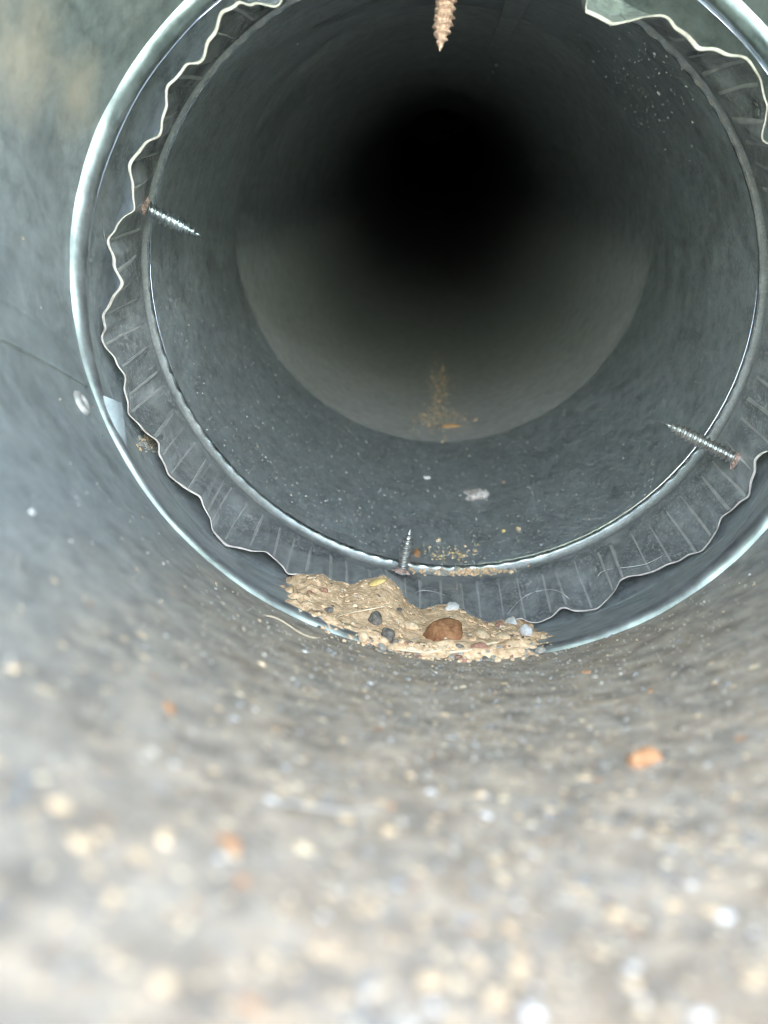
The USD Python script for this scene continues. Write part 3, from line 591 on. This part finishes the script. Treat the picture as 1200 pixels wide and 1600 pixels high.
px_cloud('joint_silt', 'faint silt streak trailing up the far pipe floor', (687, 605), (8, 26), 420, FARG, 0.42, [(M_SILT2, 4), (M_SILT, 2.5), (M_TAN, 1.5)], 35)
px_cloud('pipe_specks', 'pale specks on the pipe wall at upper right', (985, 140), (62, 46), 190, PIPE, 0.20, [(M_WHITE, 3), (M_HAIR, 2)], 36)
px_cloud('pipe_specks', 'dense pale dust on the pipe wall at lower left', (400, 640), (75, 115), 600, PIPE, 0.15, [(M_HAIR, 2), (M_SILT2, 3), (M_WHITE, 1)], 37)
px_cloud('collar_silt', 'small tan silt patch stuck in the collar at lower left', (236, 690), (10, 9), 120, COLLAR, 0.38, [(M_SILT, 2), (M_SILT2, 4)], 34)

# fibres and straws
def strand(name, label, cat, pxs, on, rad, mat, lift=0.4):
    H = [hit(p, *on) for p in pxs]; H = [h for h in H if h[0] is not None]
    if len(H) < 3: return
    P3 = np.array([h[0] + h[1] * (lift * (1 + 0.8 * math.sin(2.1 * i))) for i, h in enumerate(H)])
    from scipy.interpolate import CubicSpline
    t = np.arange(len(P3)); P3 = CubicSpline(t, P3)(np.linspace(0, len(P3) - 1, 10 * len(P3)))
    tg = np.gradient(P3, axis=0); tg /= np.linalg.norm(tg, axis=1, keepdims=True)
    x = np.cross(tg, [0.2, 0.9, 0.4]); x /= np.linalg.norm(x, axis=1, keepdims=True); y = np.cross(tg, x)
    q = np.linspace(0, 2 * np.pi, 6, endpoint=False)
    rr = rad * np.clip(np.minimum(np.arange(len(P3)), np.arange(len(P3))[::-1]) / 4, 0.15, 1)
    G_ = P3[:, None] + rr[:, None, None] * (np.cos(q)[None, :, None] * x[:, None] + np.sin(q)[None, :, None] * y[:, None])
    tag(obj(name, grid(G_, wrap=True), mat, smooth=True, loc=W(P3[0])), label, cat)
strand('straw', 'thin straw lying along the heap front left of the brown pebble', 'straw', [(618, 1016), (650, 1022), (680, 1018), (702, 1004)], HEAPT, 0.22, M_STRAW)
strand('straw', 'pale straw slanting across the middle of the heap', 'straw', [(520, 968), (545, 962), (580, 952), (612, 944)], HEAPT, 0.2, M_STRAW)
strand('straw', 'straw bent over the lower front of the red brown pebble', 'straw', [(690, 1024), (712, 1021), (735, 1016), (760, 1010), (782, 1008)], HEAPT, 0.25, M_STRAW)
strand('straw', 'brown stem lying on the near floor left of the heap front', 'straw', [(408, 964), (440, 975), (470, 990), (500, 998)], FRONT, 0.10, M_STRAW, 0.3)
strand('fibre', 'long pale fibre curling over the crimps right of the heap', 'fibre', [(792, 962), (806, 948), (824, 930), (850, 923), (872, 926), (890, 938)], CRIMP, 0.09, M_HAIR)
strand('fibre', 'pale fibre looped over the crimped flutes at lower right', 'fibre', [(935, 905), (950, 892), (975, 887), (1005, 884), (1040, 868)], CRIMP, 0.09, M_HAIR)
strand('fibre', 'thin dark fibre looped on the crimps below the short screw', 'fibre', [(648, 932), (660, 926), (682, 926), (697, 934), (703, 946)], CRIMP, 0.08, M_HAIR)
strand('fibre', 'fine pale hair lying on the left crimps below the bright screw', 'fibre', [(160, 345), (158, 362), (166, 380), (176, 396)], COLLAR, 0.09, M_HAIR)
strand('fibre', 'pale curved fibre on the near floor below the heap', 'fibre', [(430, 1258), (480, 1266), (540, 1268), (600, 1262)], FRONT, 0.05, M_HAIR, 0.2)
